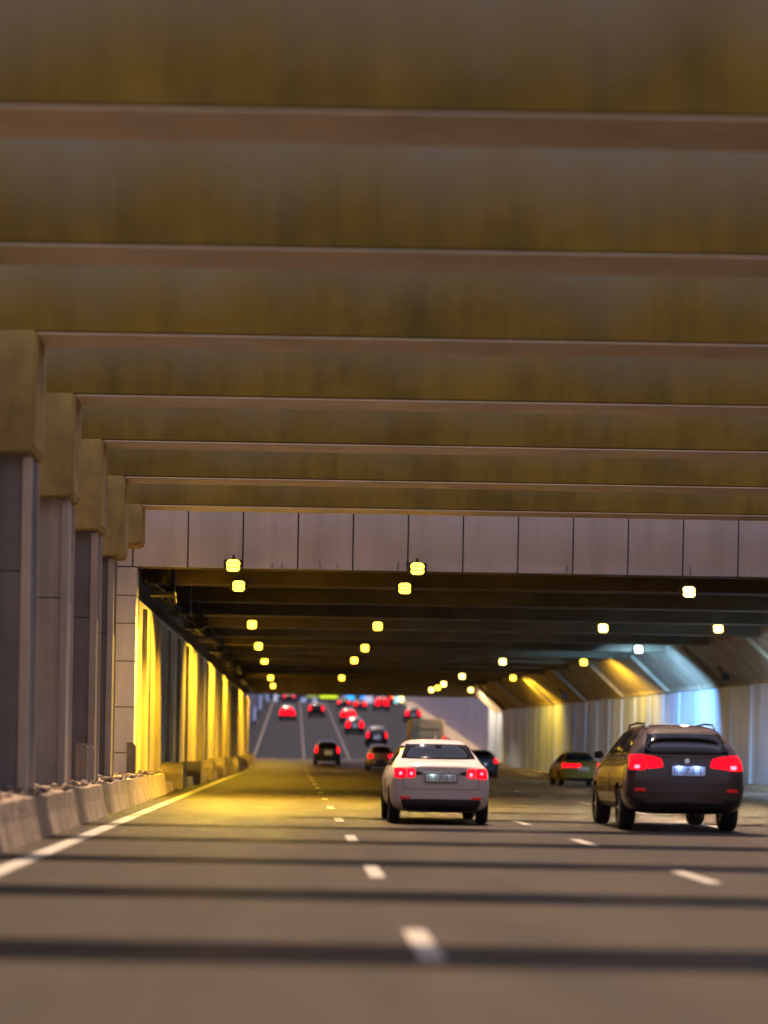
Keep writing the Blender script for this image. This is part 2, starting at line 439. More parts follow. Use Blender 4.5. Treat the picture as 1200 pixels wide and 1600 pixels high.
# tunnel ceiling with downstand ribs
tc = MB().box(-5.2, 26, 52.95, 151, 6.30, 6.9)
tag(tc.build('ceiling', M['ceiling']), kind='structure')
rib0 = MB().box(-5.0, 24, -0.45, 0.45, 5.86, 6.29).mesh('ceiling_rib', M['ceiling'], bevel=.02)
for i, y in enumerate([58.6, 65.2, 71.8, 78.4, 85.0, 91.6, 98.2, 104.8, 111.4, 118, 124.6, 131.2, 137.8]):
    o = link('ceiling_rib', rib0, loc=(0, y, 0))
    tag(o, 'dark concrete rib across the tunnel ceiling, ' + (['first', 'second', 'third', 'fourth', 'fifth', 'sixth', 'seventh', 'eighth', 'ninth', 'tenth', 'eleventh', 'twelfth', 'thirteenth'][i]) + ' inward from its mouth', 'ceiling rib', 'dark ribs across the tunnel ceiling')
tag(MB().box(-5.0, 24, 150.0, 151.1, 5.34, 6.32).build('exit_lintel', M['ceiling'], bevel=.02), 'dark concrete lintel over the far tunnel exit', 'lintel')

# left tunnel wall
tw = empty('tunnel_side_wall', (-4, 52, 0))
mb = MB()
mb.add([(wl(52.9)-.0+4, .9, 0), (wl(150)+4, 98, 0), (wl(150)+4, 98, 5.0), (wl(52.9)+4, .9, 5.0), (-1.2, .9, 0), (-1.2, 98, 0), (-1.2, 98, 5.0), (-1.2, .9, 5.0)],
       [(0,1,2,3), (4,7,6,5), (3,2,6,7), (0,3,7,4), (1,5,6,2)])
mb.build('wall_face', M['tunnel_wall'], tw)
y = 54.2; k = 0
while y < 149:
    x = wl(y)+4
    pm = MB().box(x-.1, x+.11, y-52, y-52+1.15, 0, 4.86)
    pm.box(x-.1, x+.06, y-52+2.3, y-52+2.5, 0, 4.86)
    pm.build('pilaster', M['tunnel_wall'], tw, bevel=.02)
    y += 4.75; k += 1
mb = MB()   # dark recess band above the wall
mb.add([(wl(52.9)+4-.35, .9, 5.0), (wl(150)+4-.35, 98, 5.0), (wl(150)+4-.35, 98, 6.3), (wl(52.9)+4-.35, .9, 6.3)], [(0,1,2,3)])
mb.build('upper_recess', M['ceiling'], tw)
tag(tw, 'yellow lit ribbed wall along the left side of the tunnel', 'wall')
# footing kerb + blocks
mb = MB(); ys = frng(56.5, 150, 4)
for a, b in zip(ys, ys[1:]):
    xa, xb = wl(a)+.48, wl(b)+.48; za, zb = rise(a), rise(b)
    mb.add([(xa, a, za-.1), (xa-.04, a, za+.30), (xa-.6, a, za+.30), (xb, b, zb-.1), (xb-.04, b, zb+.30), (xb-.6, b, zb+.30)], [(0,1,4,3), (1,2,5,4)])
tag(mb.build('footing_kerb', M['parapet']), kind='structure')
ob = None
for i, y in enumerate([62, 72, 81, 90.5, 100, 109.5, 119, 128.5, 138]):
    if ob is None:
        mb = MB().prism([(-1.3, 0), (1.3, 0), (1.3, .5), (0.9, .86), (-0.9, .86), (-1.3, .5)], 'x', -.35, .34)
        ob = mb.build('footing_block', M['base_block'], bevel=.05); o = ob
    else:
        o = ob.copy(); COL.objects.link(o)
    o.location = (wl(y)+.36, y, rise(y)); o.scale = (1, random.uniform(.8, 1.1), random.uniform(.9, 1.08))
    tag(o, 'chunky concrete block at the foot of the yellow wall, ' + ordn[i] + ' from the tunnel mouth', 'concrete block', 'concrete blocks along the yellow wall foot')
# brackets and cables hanging in the recess
def bracket():
    r = empty('cable_bracket', (0, 0, 0))
    MB().tube((-.3, 0, 6.3), (-.05, 0, 5.2), .035).tube((.28, 0, 6.3), (.28, 0, 5.25), .045).tube((-.35, 0, 5.35), (.35, 0, 5.25), .04).build('arm', M['dark_steel'], r)
    MB().box(-.32, .34, -.35, .35, 5.26, 5.36).tube((.1, -.4, 6.2), (.33, .3, 5.1), .03).build('tray', M['dark_steel'], r)
    return r
br0 = None
for i, y in enumerate([55, 62.5, 70, 78, 86, 95, 105, 116]):
    if br0 is None: br0 = bracket(); o = br0
    else: o = copy_tree(br0)
    o.location = (wl(y)+.45, y, 0)
    tag(o, 'grey steel cable bracket high over the yellow wall, ' + ordn[i] + ' from the tunnel mouth', 'bracket', 'cable brackets over the yellow wall')
mb = MB()
for dx, z in ((.25, 5.42), (.38, 5.45), (.12, 5.50)):
    ys = frng(53, 149, 3)
    for a, b in zip(ys, ys[1:]):
        sa = .05*math.sin(a*1.3+dx*9); sb = .05*math.sin(b*1.3+dx*9)
        mb.tube((wl(a)+dx, a, z+sa), (wl(b)+dx, b, z+sb), .035, 6)
tag(mb.build('cable_run', M['dark_steel']), 'bundle of dark cables slung high along the left tunnel wall', 'cables')

# right tunnel wall with haunch
rw = empty('tunnel_side_wall', (18, 52, 0))
def wall_seg(mb, ya, yb, z0, z1, off0=0, off1=0, f=wr, ox=18, oy=52, zr=True):
    xa, xb = f(ya), f(yb)
    mb.add([(xa-off0-ox, ya-oy, z0), (xb-off0-ox, yb-oy, z0), (xb-off1-ox, yb-oy, z1), (xa-off1-ox, ya-oy, z1)], [(0,1,2,3)])
mb = MB(); ys = frng(40, 150, 2.75)
for a, b in zip(ys, ys[1:]):
    wall_seg(mb, a, b-.0, 0, 4.25)
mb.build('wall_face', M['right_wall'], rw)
mb = MB()
for y in frng(43, 150, 2.75):
    x = wr(y)-18
    mb.box(x-.035, x+.05, y-52-.03, y-52+.03, .22, 4.2)
mb.build('panel_rib', M['right_wall'], rw)
ys = frng(44, 150, 8.8)
for i, (a, b) in enumerate(zip(ys, ys[1:])):
    hb = MB()
    g_ = .06
    for (c, d) in ((a+g_, b-g_),):
        xa, xb = wr(c)-18, wr(d)-18; c -= 52; d -= 52
        P0 = [(xa+.3, c, 4.25), (xa-.10, c, 4.25), (xa-.10, c, 4.40), (xa-1.75, c, 5.95), (xa-1.75, c, 6.29), (xa+.3, c, 6.29)]
        P1 = [(xb+.3, d, 4.25), (xb-.10, d, 4.25), (xb-.10, d, 4.40), (xb-1.75, d, 5.95), (xb-1.75, d, 6.29), (xb+.3, d, 6.29)]
        hb.add(P0+P1, [tuple(range(6)), tuple(range(11, 5, -1))] + [(k, (k+1) % 6, 6+(k+1) % 6, 6+k) for k in range(6)])
    hb.build('sloping_haunch', M['right_haunch'], rw, bevel=.03)
    # slender rib on the haunch at every joint
    yb = a-52; xx = wr(a)-18
    MB().add([(xx-.02, yb-.25, 4.30), (xx-1.80, yb-.25, 5.97), (xx-1.80, yb+.25, 5.97), (xx-.02, yb+.25, 4.30), (xx-.22, yb-.25, 4.26), (xx-1.98, yb-.25, 5.90), (xx-1.98, yb+.25, 5.90), (xx-.22, yb+.25, 4.26)],
             [(0,1,2,3), (4,7,6,5), (0,4,5,1), (2,6,7,3), (1,5,6,2), (0,3,7,4)]).build('haunch_rib', M['right_haunch'], rw, bevel=.02)
tag(rw, 'pale panelled wall under a sloping haunch along the right side of the tunnel', 'wall')
# exit pilaster at right end of tunnel
tag(MB().box(14.2, 15.2, 149.6, 151.2, .3, 5.4).build('exit_pier', M['right_wall'], bevel=.04), 'sunlit looking pale pier at the right corner of the tunnel exit'.replace('sunlit looking ', ''), 'pier')
# wall-mounted small boxes (dark) on haunch
for (y, lab) in ((86.5, 'small dark fixture on the right haunch near the blue lit wall'), (118, 'small dark fixture on the right haunch towards the exit')):
    x = wr(y)
    r = empty('wall_fixture', (x-.45, y, 4.55))
    MB().box(-.16, .12, -.35, .35, -.08, .26).build('housing', M['dark_steel'], r, bevel=.03)
    MB().tube((0, -.2, .2), (-.35, -.25, .5), .04).build('bracket', M['dark_steel'], r)
    MB().tube((0, .2, .2), (-.35, .22, .5), .04).build('bracket', M['dark_steel'], r)
    tag(r, lab, 'fixture')

# ------------------------------------------------------------------ tunnel lamps
LM = {}
def lamp(x, y, z, kind, power, lab, grp, aim=None, cone=124, inside=False, lc=None):
    key = kind
    root = empty('tunnel_lamp', (x, y, z))
    lens = {'yellow': 'lamp_yellow', 'warm': 'lamp_warm', 'cold': 'lamp_cold'}[kind]
    if key not in LM:
        hs = MB().prism([(-.10, .02), (.16, -.05), (.20, .16), (-.02, .24)], 'x', -.235, .235).box(-.03, .03, .05, .11, .15, .36).mesh('housing', M['dark_steel'], bevel=.012)
        # lens on the sloping near face, facing the drivers and down
        p, q = Vector((0, -.105, .03)), Vector((0, -.03, .235))
        d = (q-p); nrm = Vector((0, -d.z, d.y)).normalized()
        ls = MB()
        a, b = p + nrm*.012, q + nrm*.012
        h = .165
        z0, z1 = a.z-.10, b.z-.01; cc = .055; ym = lambda z: (a.y-.02) + (b.y-(a.y-.02))*(z-(a.z-.11))/(b.z-(a.z-.11))
        oc = [(-h+cc, z0), (h-cc, z0), (h, z0+cc), (h, z1-cc), (h-cc, z1), (-h+cc, z1), (-h, z1-cc), (-h, z0+cc)]
        ls.add([(q[0], ym(q[1]), q[1]) for q in oc] + [(q[0], ym(q[1])+.035, q[1]) for q in oc], [tuple(range(8)), tuple(range(15, 7, -1))] + [(k, (k+1) % 8, 8+(k+1) % 8, 8+k) for k in range(8)])
        lm = ls.mesh('lens', M[lens], bevel=.012)
        lv = MB()
        for k in (1, 2):
            t = k/3; c = a.lerp(b, t) if k else a
            zc = (a.z-.11) + ((b.z)-(a.z-.11))*t; yc = (a.y-.02) + (b.y-(a.y-.02))*t
            lv.box(-h+.01, h-.01, yc-.03, yc-.006, zc-.012, zc+.012)
        LM[key] = (hs, lm, lv.mesh('lamp_stripe', M['lamp_stripe'] if kind != 'cold' else M['bulb_white']))
    hs, lm, lv = LM[key]
    link('housing', hs, root); link('lens', lm, root); link('lamp_stripe', lv, root)
    ld = bpy.data.lights.new('lamp_light', 'SPOT')
    ld.energy = power*random.uniform(.8, 1.2); ld.spot_size = R(cone); ld.spot_blend = 1.0 if kind == 'cold' else 0.6; ld.shadow_soft_size = 0.08
    ld.color = {'yellow': (1.0, 0.57, 0.04), 'warm': (1.0, 0.70, 0.42), 'cold': (0.25, 0.56, 1.0)}[kind]
    if lc: ld.color = lc
    lo = bpy.data.objects.new('lamp_light', ld); COL.objects.link(lo); lo.parent = root
    lo.location = (0, .9 if inside else -.22, -.16); lo.rotation_euler = (R(-12), 0, 0)
    if aim: lo.rotation_euler = (Vector((x, y, z)) - Vector(aim)).to_track_quat('Z', 'Y').to_euler()
    return tag(root, lab, 'lamp', grp)
LP = 800
RA = [(-1.55, 51.5), (-1.58, 57.9), (-1.55, 75.5), (-1.57, 91), (-1.5, 105.6), (-1.45, 130), (-1.45, 146)]
RB = [(3.02, 51.5), (3.04, 57.7), (3.01, 75.2), (3.1, 91), (3.0, 103.4), (2.96, 128)]
RC = [(10.85, 57.2, 'warm'), (11.0, 74, 'warm'), (10.26, 102, 'warm'), (9.9, 122, 'warm'), (9.84, 136, 'warm'), (10.0, 144, 'yellow'), (9.9, 149, 'warm')]
RD = [(17.0, 63.5, 'warm'), (14.9, 73, 'warm'), (14.1, 101, 'yellow'), (13.0, 123, 'yellow'), (13.0, 141, 'yellow'), (12.6, 147.5, 'warm')]  # first entry is an unseen lamp, added to brighten the right wall
def rowlab(i, n, row):
    if i == 0: return f'yellow tunnel lamp nearest the mouth in the {row}'
    if i == n-1: return f'tiny tunnel lamp nearest the exit in the {row}'
    return f'yellow tunnel lamp, {ordn[i]} from the mouth in the {row}'
for i, (x, y) in enumerate(RA): lamp(x, y, 5.71, 'yellow', LP*(3.8 if i < 2 else 3), rowlab(i, len(RA), 'row over the yellow wall side'), 'lamps in the leftmost row', aim=(-2.6, y+(-2 if i < 2 else .3), .6), cone=130 if i < 2 else 156, inside=i == 0)
for i, (x, y) in enumerate(RB): lamp(x, y, 5.71, 'yellow', LP*(1.5 if i < 2 else .7), rowlab(i, len(RB), 'row over the middle lanes'), 'lamps in the middle row', aim=(x-1.6, y-(2.0 if i < 2 else 0), 0), cone=118)
for i, (x, y, k) in enumerate(RC): lamp(x, y, 5.71, k, LP*(3.6 if i < 1 else 2.2 if i < 2 else 1.1), rowlab(i, len(RC), 'row over the dark cars lanes').replace('yellow', 'warm') if k == 'warm' else rowlab(i, len(RC), 'row over the dark cars lanes'), 'lamps in the third row', aim=(x-1.5 if i < 1 else x, y-(3 if i < 1 else 0), 0), cone=116)
for i, (x, y, k) in enumerate(RD): lamp(x, y, 5.71, k, LP*(4 if i < 2 else 1.1), rowlab(i, len(RD), 'row beside the sloping haunch with an added unseen nearest lamp'), 'lamps beside the right haunch', aim=(x+4, y+2, -1.0 if i < 2 else .6), cone=140, lc=(.55, .76, 1.0) if i < 2 else None)
lamp(14.6, 88, 5.71, 'cold', LP*10, 'single cold white tunnel lamp beside the sloping haunch', None, aim=(17.4, 101, -4), cone=112)

# ------------------------------------------------------------------ ramp beyond the exit
rt = MB(); rl = MB(); cap = MB()
ys = frng(151.3, 330, 6)
for a, b in zip(ys, ys[1:]):
    za, zb = rise(a), rise(b)
    xa, xb = wr(a), wr(b)
    rt.add([(xa, a, za), (xb, b, zb), (xb, b, zb+5.2), (xa, a, za+5.2), (xa+.4, a, za+5.2), (xb+.4, b, zb+5.2)], [(0,1,2,3), (3,2,5,4)])
    if int(a/6) % 2: rt.add([(xa-.06, a, za), (xa-.06, a+.1, za), (xa-.06, a+.1, za+5.1), (xa-.06, a, za+5.1)], [(0,1,2,3)])
    xa, xb = -4.3, -4.3
    rl.add([(xa, a, za), (xb, b, zb), (xb, b, zb+4.2), (xa, a, za+4.2), (xa-.4, a, za+4.2), (xb-.4, b, zb+4.2)], [(0,1,2,3), (3,2,5,4)])
tag(rt.build('retaining_wall', M['retain']), 'pale mauve retaining wall climbing beside the ramp beyond the exit', 'wall')
tag(rl.build('retaining_wall', M['retain_left']), 'dark blue retaining wall on the left of the ramp beyond the exit', 'wall')
# street lamps on the ramp: slender poles with pale heads
def street_lamp():
    r = empty('street_lamp', (0, 0, 0))
    MB().cyl((0, 0, 0), .09, 8.5, n=10, r2=.05).tube((0, 0, 8.5), (1.2, 0, 8.9), .045).build('pole', M['rim'], r)
    MB().box(1.0, 1.7, -.14, .14, 8.84, 8.98).build('lamp_head', M['bulb_white'], r, bevel=.03)
    return r
s0 = None
for i, (x, y) in enumerate([(-3.9, 212), (-3.9, 240), (-3.9, 268), (-3.9, 298)]):
    o = street_lamp() if s0 is None else copy_tree(s0); s0 = s0 or o
    o.location = (x, y, rise(y))
    tag(o, 'slender street lamp beside the blue ramp wall, ' + ordn[i] + ' beyond the tunnel exit', 'street lamp', 'street lamps on the ramp')
# delineator lights: small lit markers along the left
for i, (x, y, h, w_) in enumerate([(-3.7, 200, 2.2, .12), (-3.6, 228, 2.6, .14), (-3.3, 262, 3.2, .2), (-2.2, 322, 3.0, .5), (-3.4, 300, 3, .25)]):
    r = empty('light_post', (x, y, rise(y)))
    MB().cyl((0, 0, 0), .05, h*.4, n=8).build('post', M['steel'], r)
    MB().box(-w_/2, w_/2, -.06, .06, h*.4, h).build('light_panel', M['win_lit'] if i < 3 else M['bulb_white'], r, bevel=.02)
    tag(r, 'upright blue white light strip beside the ramp, ' + ordn[i] + ' beyond the exit', 'light post', 'light strips beside the ramp')

# far signs and buildings, beyond the crest
def sign_panel(name, cx, y, z0, z1, w_, m, lab, cat, posts=(-.4, .4), thick=.3):
    r = empty(name, (cx, y, rise(y)))
    MB().box(-w_/2, w_/2, -thick, 0, z0-rise(y), z1-rise(y)).build('panel', m, r, bevel=.05)
    for p in posts: MB().cyl((p*w_, .15, 0), .16, z1-rise(y)-.1, n=8).build('post', M['dark_steel'], r)
    return tag(r, lab, cat)
Z = lambda py, y, px=560: 1.21 + (1174+.0175*(px-457)-py)*y/3240
X = lambda px, y: (px-457)*y/3240
def screen(name, x0, x1, yt, yb, y, m, lab, cat, **k):
    return sign_panel(name, X((x0+x1)/2, y), y, Z(yb, y), Z(yt, y), X(x1, y)-X(x0, y), m, lab, cat, **k)
gs = screen('direction_sign', 498, 526, 1076, 1092, 470, M['sign_green'], 'bright yellow green direction sign spanning the far road', 'sign', posts=(-.9, .48))
MB().box(-5.0, -2.6, -.3, 0, Z(1092, 470)-rise(470), Z(1077, 470)-rise(470)).build('side_panel', mat('sign_olive', (.2, .22, .05), .5, emit=(.22, .26, .04, .6)), gs)
screen('advertising_screen', 538, 552, 1080, 1094, 420, M['sign_cyan'], 'small bright blue lit sign right of the green sign', 'sign')
screen('light_column', 562.5, 568.5, 1078, 1106, 400, M['sign_blue'], 'tall narrow blue light column at the far roadside', 'sign', posts=(0,))
screen('advertising_screen', 534, 536.5, 1081, 1094, 425, M['win_lit'], 'narrow pale sign at the left of the blue sign', 'sign', posts=(0,))
sb = screen('advertising_screen', 615, 634, 1087, 1105, 350, M['sign_white'], 'pale teal lit billboard at the far right roadside', 'billboard')
for k, (dx, dz, h) in enumerate([(-.1, 1.2, 1.0), (.25, 1.0, 1.3), (.0, .8, .5)]):
    c = Z(1099, 350)-rise(350)
    MB().box(dx-.1, dx+.12, -.42, -.31, c+dz-h*.5, c+dz+h*.4).build('bulb', M['bulb_yellow'], sb, bevel=.03)
# traffic of lights: yellow roadside lanterns near the billboard
for i, (px, py, y) in enumerate([(641.5, 1086, 330), (646.5, 1084, 340), (611, 1105, 300)]):
    r = empty('roadside_lantern', (X(px, y), y, rise(y)))
    zc = max(Z(py, y)-rise(y), 1.2)
    MB().cyl((0, 0, 0), .08, zc, n=8).build('pole', M['dark_steel'], r)
    MB().box(-.16, .16, -.14, .14, zc-.5, zc+.6).build('lantern', M['bulb_yellow'], r, bevel=.04)
    tag(r, ['left lantern of the yellow pair over the far dark van', 'right lantern of the yellow pair over the far dark van', 'low yellow lantern left of the teal billboard'][i], 'lantern')
def far_building(cx, y, w_, h, lab, seed, m):
    r = empty('building', (cx, y, rise(y)-1))
    MB().box(-w_/2, w_/2, 0, 14, 0, h).box(-w_/2-.3, w_/2+.3, -.3, 14.3, h, h+.6).build('wall', m, r)
    rnd = random.Random(seed); n = max(3, int(w_/3.2)); fl = int(h/3.4)
    for f in range(fl):
        for k in range(n):
            if rnd.random() < .5: continue
            xx = -w_/2 + (k+.5)*w_/n
            MB().box(xx-.8, xx+.8, -.08, .05, 1.4+f*3.4, 3.1+f*3.4).build('window', M['win_lit'] if rnd.random() < .7 else M['facade'], r)
    return tag(r, lab, 'building')
far_building(-16, 520, 22, 26, 'dark blue office block far away on the left skyline', 1, M['facade'])
far_building(8, 640, 26, 34, 'dark tower block straight beyond the far road', 2, M['facade'])
far_building(34, 560, 24, 24, 'dim slab block at the far end right of the blue signs', 3, M['facade'])
far_building(62, 600, 22, 30, 'dark block at the right end of the far skyline', 4, M['facade'])

# ------------------------------------------------------------------ cars
def subsurf(me, lv):
    o = bpy.data.objects.new('tmp_body', me); COL.objects.link(o)
    s = o.modifiers.new('s', 'SUBSURF'); s.levels = lv; s.render_levels = lv
    dg = bpy.context.evaluated_depsgraph_get(); r = bpy.data.meshes.new_from_object(o.evaluated_get(dg))
    bpy.data.objects.remove(o); return r
def boolean(me, cutters):
    o = bpy.data.objects.new('tmp_body', me); COL.objects.link(o); tmp = []
    for c in cutters:
        co = bpy.data.objects.new('tmp_cut', c); COL.objects.link(co); tmp.append(co)
        b = o.modifiers.new('b', 'BOOLEAN'); b.operation = 'DIFFERENCE'; b.object = co; b.solver = 'EXACT'
        try: b.material_mode = 'INDEX'
        except Exception: pass
    dg = bpy.context.evaluated_depsgraph_get(); r = bpy.data.meshes.new_from_object(o.evaluated_get(dg))
    for t in tmp + [o]: bpy.data.objects.remove(t)
    return r
def ringpts(st, shrink=0.0, zlo=None):
    y, zb, zbelt, zt, wlo, wbe, wt = st
    wm = max(wlo, wbe)+.012; zm = zb + (zbelt-zb)*.55
    P = [(0, zb), (wlo*.72, zb), (wlo, zb+.07), (wm, zm), (wbe, zbelt), (wt, zt-.05), (wt*.74, zt-.005), (0, zt+.012)]
    return [(x, y, z) for x, z in P] + [(-x, y, z) for x, z in P[6:0:-1]]
def loft(stations, mats, shear=None):
    vs = []; fs = []
    for s in stations: vs += ringpts(s)
    n = 14
    for i in range(len(stations)-1):
        for k in range(n): fs.append((i*n+k, i*n+(k+1) % n, (i+1)*n+(k+1) % n, (i+1)*n+k))
    for b, rev in ((0, False), ((len(stations)-1)*n, True)):
        q = [(b, b+1, b+13)] + [(b+k, b+k+1, b+13-k, b+14-k) for k in range(1, 6)] + [(b+6, b+7, b+8)]
        fs += [t[::-1] if rev else t for t in q]
    if shear: vs = [shear(v) for v in vs]
    me = bpy.data.meshes.new('body'); me.from_pydata(vs, [], fs)
    bm = bmesh.new(); bm.from_mesh(me); bmesh.ops.recalc_face_normals(bm, faces=bm.faces); bm.to_mesh(me); bm.free()
    for m in mats: me.materials.append(m)
    return me
def bvh_of(me):
    return BVHTree.FromPolygons([v.co[:] for v in me.vertices], [p.vertices[:] for p in me.polygons])
def panel(bvh, name, corners, side, m, parent, off=.006, rnd=.25, nu=12, nv=8, inset=.02):
    """corners: BL,BR,TR,TL in (x,z) seen from rear/front, or (y,z) for sides."""
    d = {'rear': Vector((0, 1, 0)), 'front': Vector((0, -1, 0)), 'right': Vector((-1, 0, 0)), 'left': Vector((1, 0, 0)), 'top': Vector((0, 0, -1))}[side]
    outer = []; inner = []
    for j in range(nv+1):
        for i in range(nu+1):
            s, t = 2*i/nu-1, 2*j/nv-1
            s2 = s*math.sqrt(1-t*t*rnd*.5*t*t); t2 = t*math.sqrt(1-s*s*rnd*.5*s*s)
            u, v = (s2+1)/2, (t2+1)/2
            bl, br, tr, tl = [Vector(c) for c in corners]
            p = (bl*(1-u)+br*u)*(1-v) + (tl*(1-u)+tr*u)*v
            o = {'rear': Vector((p.x, -5, p.y)), 'front': Vector((p.x, 12, p.y)), 'right': Vector((5, p.x, p.y)), 'left': Vector((-5, p.x, p.y)), 'top': Vector((p.x, p.y, 8))}[side]
            h, nn, ix, ds = bvh.ray_cast(o, d)
            if h is None:
                h = outer[-1] + d*off if outer else bvh.find_nearest(o)[0]
            outer.append(h - d*off); inner.append(h + d*inset)
    W = nu+1; N = len(outer); fs = []
    for j in range(nv):
        for i in range(nu):
            a = j*W+i; fs.append((a, a+1, a+W+1, a+W)); fs.append((N+a, N+a+W, N+a+W+1, N+a+1))
    edge = [i for i in range(W)] + [j*W+nu for j in range(1, nv+1)] + [nv*W+i for i in range(nu-1, -1, -1)] + [j*W for j in range(nv-1, 0, -1)]
    for a, b in zip(edge, edge[1:]+edge[:1]): fs.append((a, N+a, N+b, b))
    me = bpy.data.meshes.new(name); me.from_pydata([v[:] for v in outer+inner], [], fs); me.materials.append(m)
    bm = bmesh.new(); bm.from_mesh(me); bmesh.ops.recalc_face_normals(bm, faces=bm.faces); bm.to_mesh(me); bm.free()
    for p in me.polygons: p.use_smooth = len(p.vertices) == 4 and p.index < 2*nu*nv
    return link(name, me, parent)
def wheel_meshes(r, wd):
    prof = [(-wd/2+.02, r*.60), (-wd/2, r*.72), (-wd/2+.005, r*.9), (-wd/2+.035, r*.985), (-wd/6, r), (wd/6, r), (wd/2-.035, r*.985), (wd/2-.005, r*.9), (wd/2, r*.72), (wd/2-.02, r*.60)]
    n = 28; mb = MB()
    for i in range(n):
        a = 2*math.pi*i/n
        for (x, q) in prof: mb.v.append((x, q*math.cos(a), q*math.sin(a)))
    k = len(prof)
    for i in range(n):
        for j in range(k-1): mb.f.append((i*k+j, i*k+j+1, ((i+1) % n)*k+j+1, ((i+1) % n)*k+j)); mb.m.append(0)
        mb.f.append((i*k+k-1, i*k, ((i+1) % n)*k, ((i+1) % n)*k+k-1)); mb.m.append(0)
    t = mb.mesh('wheel', M['tyre'], smooth=True)
    rb_ = MB().cyl((-wd*.30, 0, 0), r*.60, wd*.55, 'x', 24).cyl((-wd*.42, 0, 0), r*.12, wd*.84, 'x', 12)
    for s in range(5):
        a = 2*math.pi*s/5; c, q = math.cos(a), math.sin(a)
        for sx in (-1, 1):
            x0, x1 = sorted((sx*wd*.30, sx*wd*.42))
            pts = [(r*.08*-q*1+c*.02, r*.08*c+q*.02), (r*.58*c - r*.07*q, r*.58*q + r*.07*c), (r*.58*c + r*.07*q, r*.58*q - r*.07*c), (r*.08*q+c*.02, -r*.08*c+q*.02)]
            rb_.prism(pts, 'x', x0, x1)
    return t, rb_.mesh('rim', M['rim'])

SEDAN = dict(L=4.40, st=[
    (0.00, .36, .84, .98, .62, .70, .58), (0.06, .25, .90, 1.045, .78, .79, .70), (0.22, .21, .93, 1.075, .83, .835, .73), (0.52, .20, .95, 1.09, .845, .85, .73),
    (0.72, .20, .95, 1.13, .845, .855, .69), (1.22, .20, .95, 1.40, .85, .86, .575), (1.55, .20, .95, 1.455, .85, .86, .57), (2.1, .20, .95, 1.475, .85, .86, .58),
    (2.65, .20, .95, 1.42, .85, .86, .59), (3.25, .20, .92, 1.08, .85, .855, .70), (3.5, .20, .88, .99, .85, .85, .74), (4.0, .21, .80, .90, .83, .84, .72), (4.28, .24, .68, .78, .78, .78, .64), (4.40, .32, .60, .68, .62, .64, .5)],
    wh=(.78, 3.42), r=.305, wd=.20, roof=(1.0, 2.9), belt=.95)
SUV = dict(L=4.90, st=[
    (0.00, .50, 1.05, 1.22, .74, .80, .66), (0.06, .36, 1.12, 1.34, .90, .92, .74), (0.16, .30, 1.16, 1.46, .95, .965, .735), (0.38, .28, 1.17, 1.64, .965, .98, .67),
    (0.60, .28, 1.17, 1.73, .97, .985, .645), (1.0, .28, 1.17, 1.765, .97, .985, .65), (1.9, .28, 1.16, 1.785, .97, .98, .67), (2.75, .28, 1.15, 1.73, .97, .98, .67),
    (3.3, .28, 1.13, 1.40, .97, .975, .74), (3.6, .28, 1.10, 1.21, .97, .97, .80), (4.2, .29, 1.02, 1.12, .96, .96, .80), (4.65, .30, .90, 1.00, .92, .92, .74), (4.84, .34, .80, .88, .84, .84, .64), (4.90, .40, .72, .80, .70, .70, .52)],
    wh=(.95, 3.88), r=.365, wd=.26, roof=(.5, 2.95), belt=1.17)
def scaled(b, sx, sy, sz, dy=0):
    d = dict(b); d['L'] = b['L']*sy
    d['st'] = [(s[0]*sy, s[1]*sz, s[2]*sz, s[3]*sz, s[4]*sx, s[5]*sx, s[6]*sx) for s in b['st']]
    d['wh'] = tuple(v*sy for v in b['wh']); d['roof'] = tuple(v*sy for v in b['roof']); d['belt'] = b['belt']*sz
    d['sx'], d['sy'], d['sz'] = sx, sy, sz
    return d
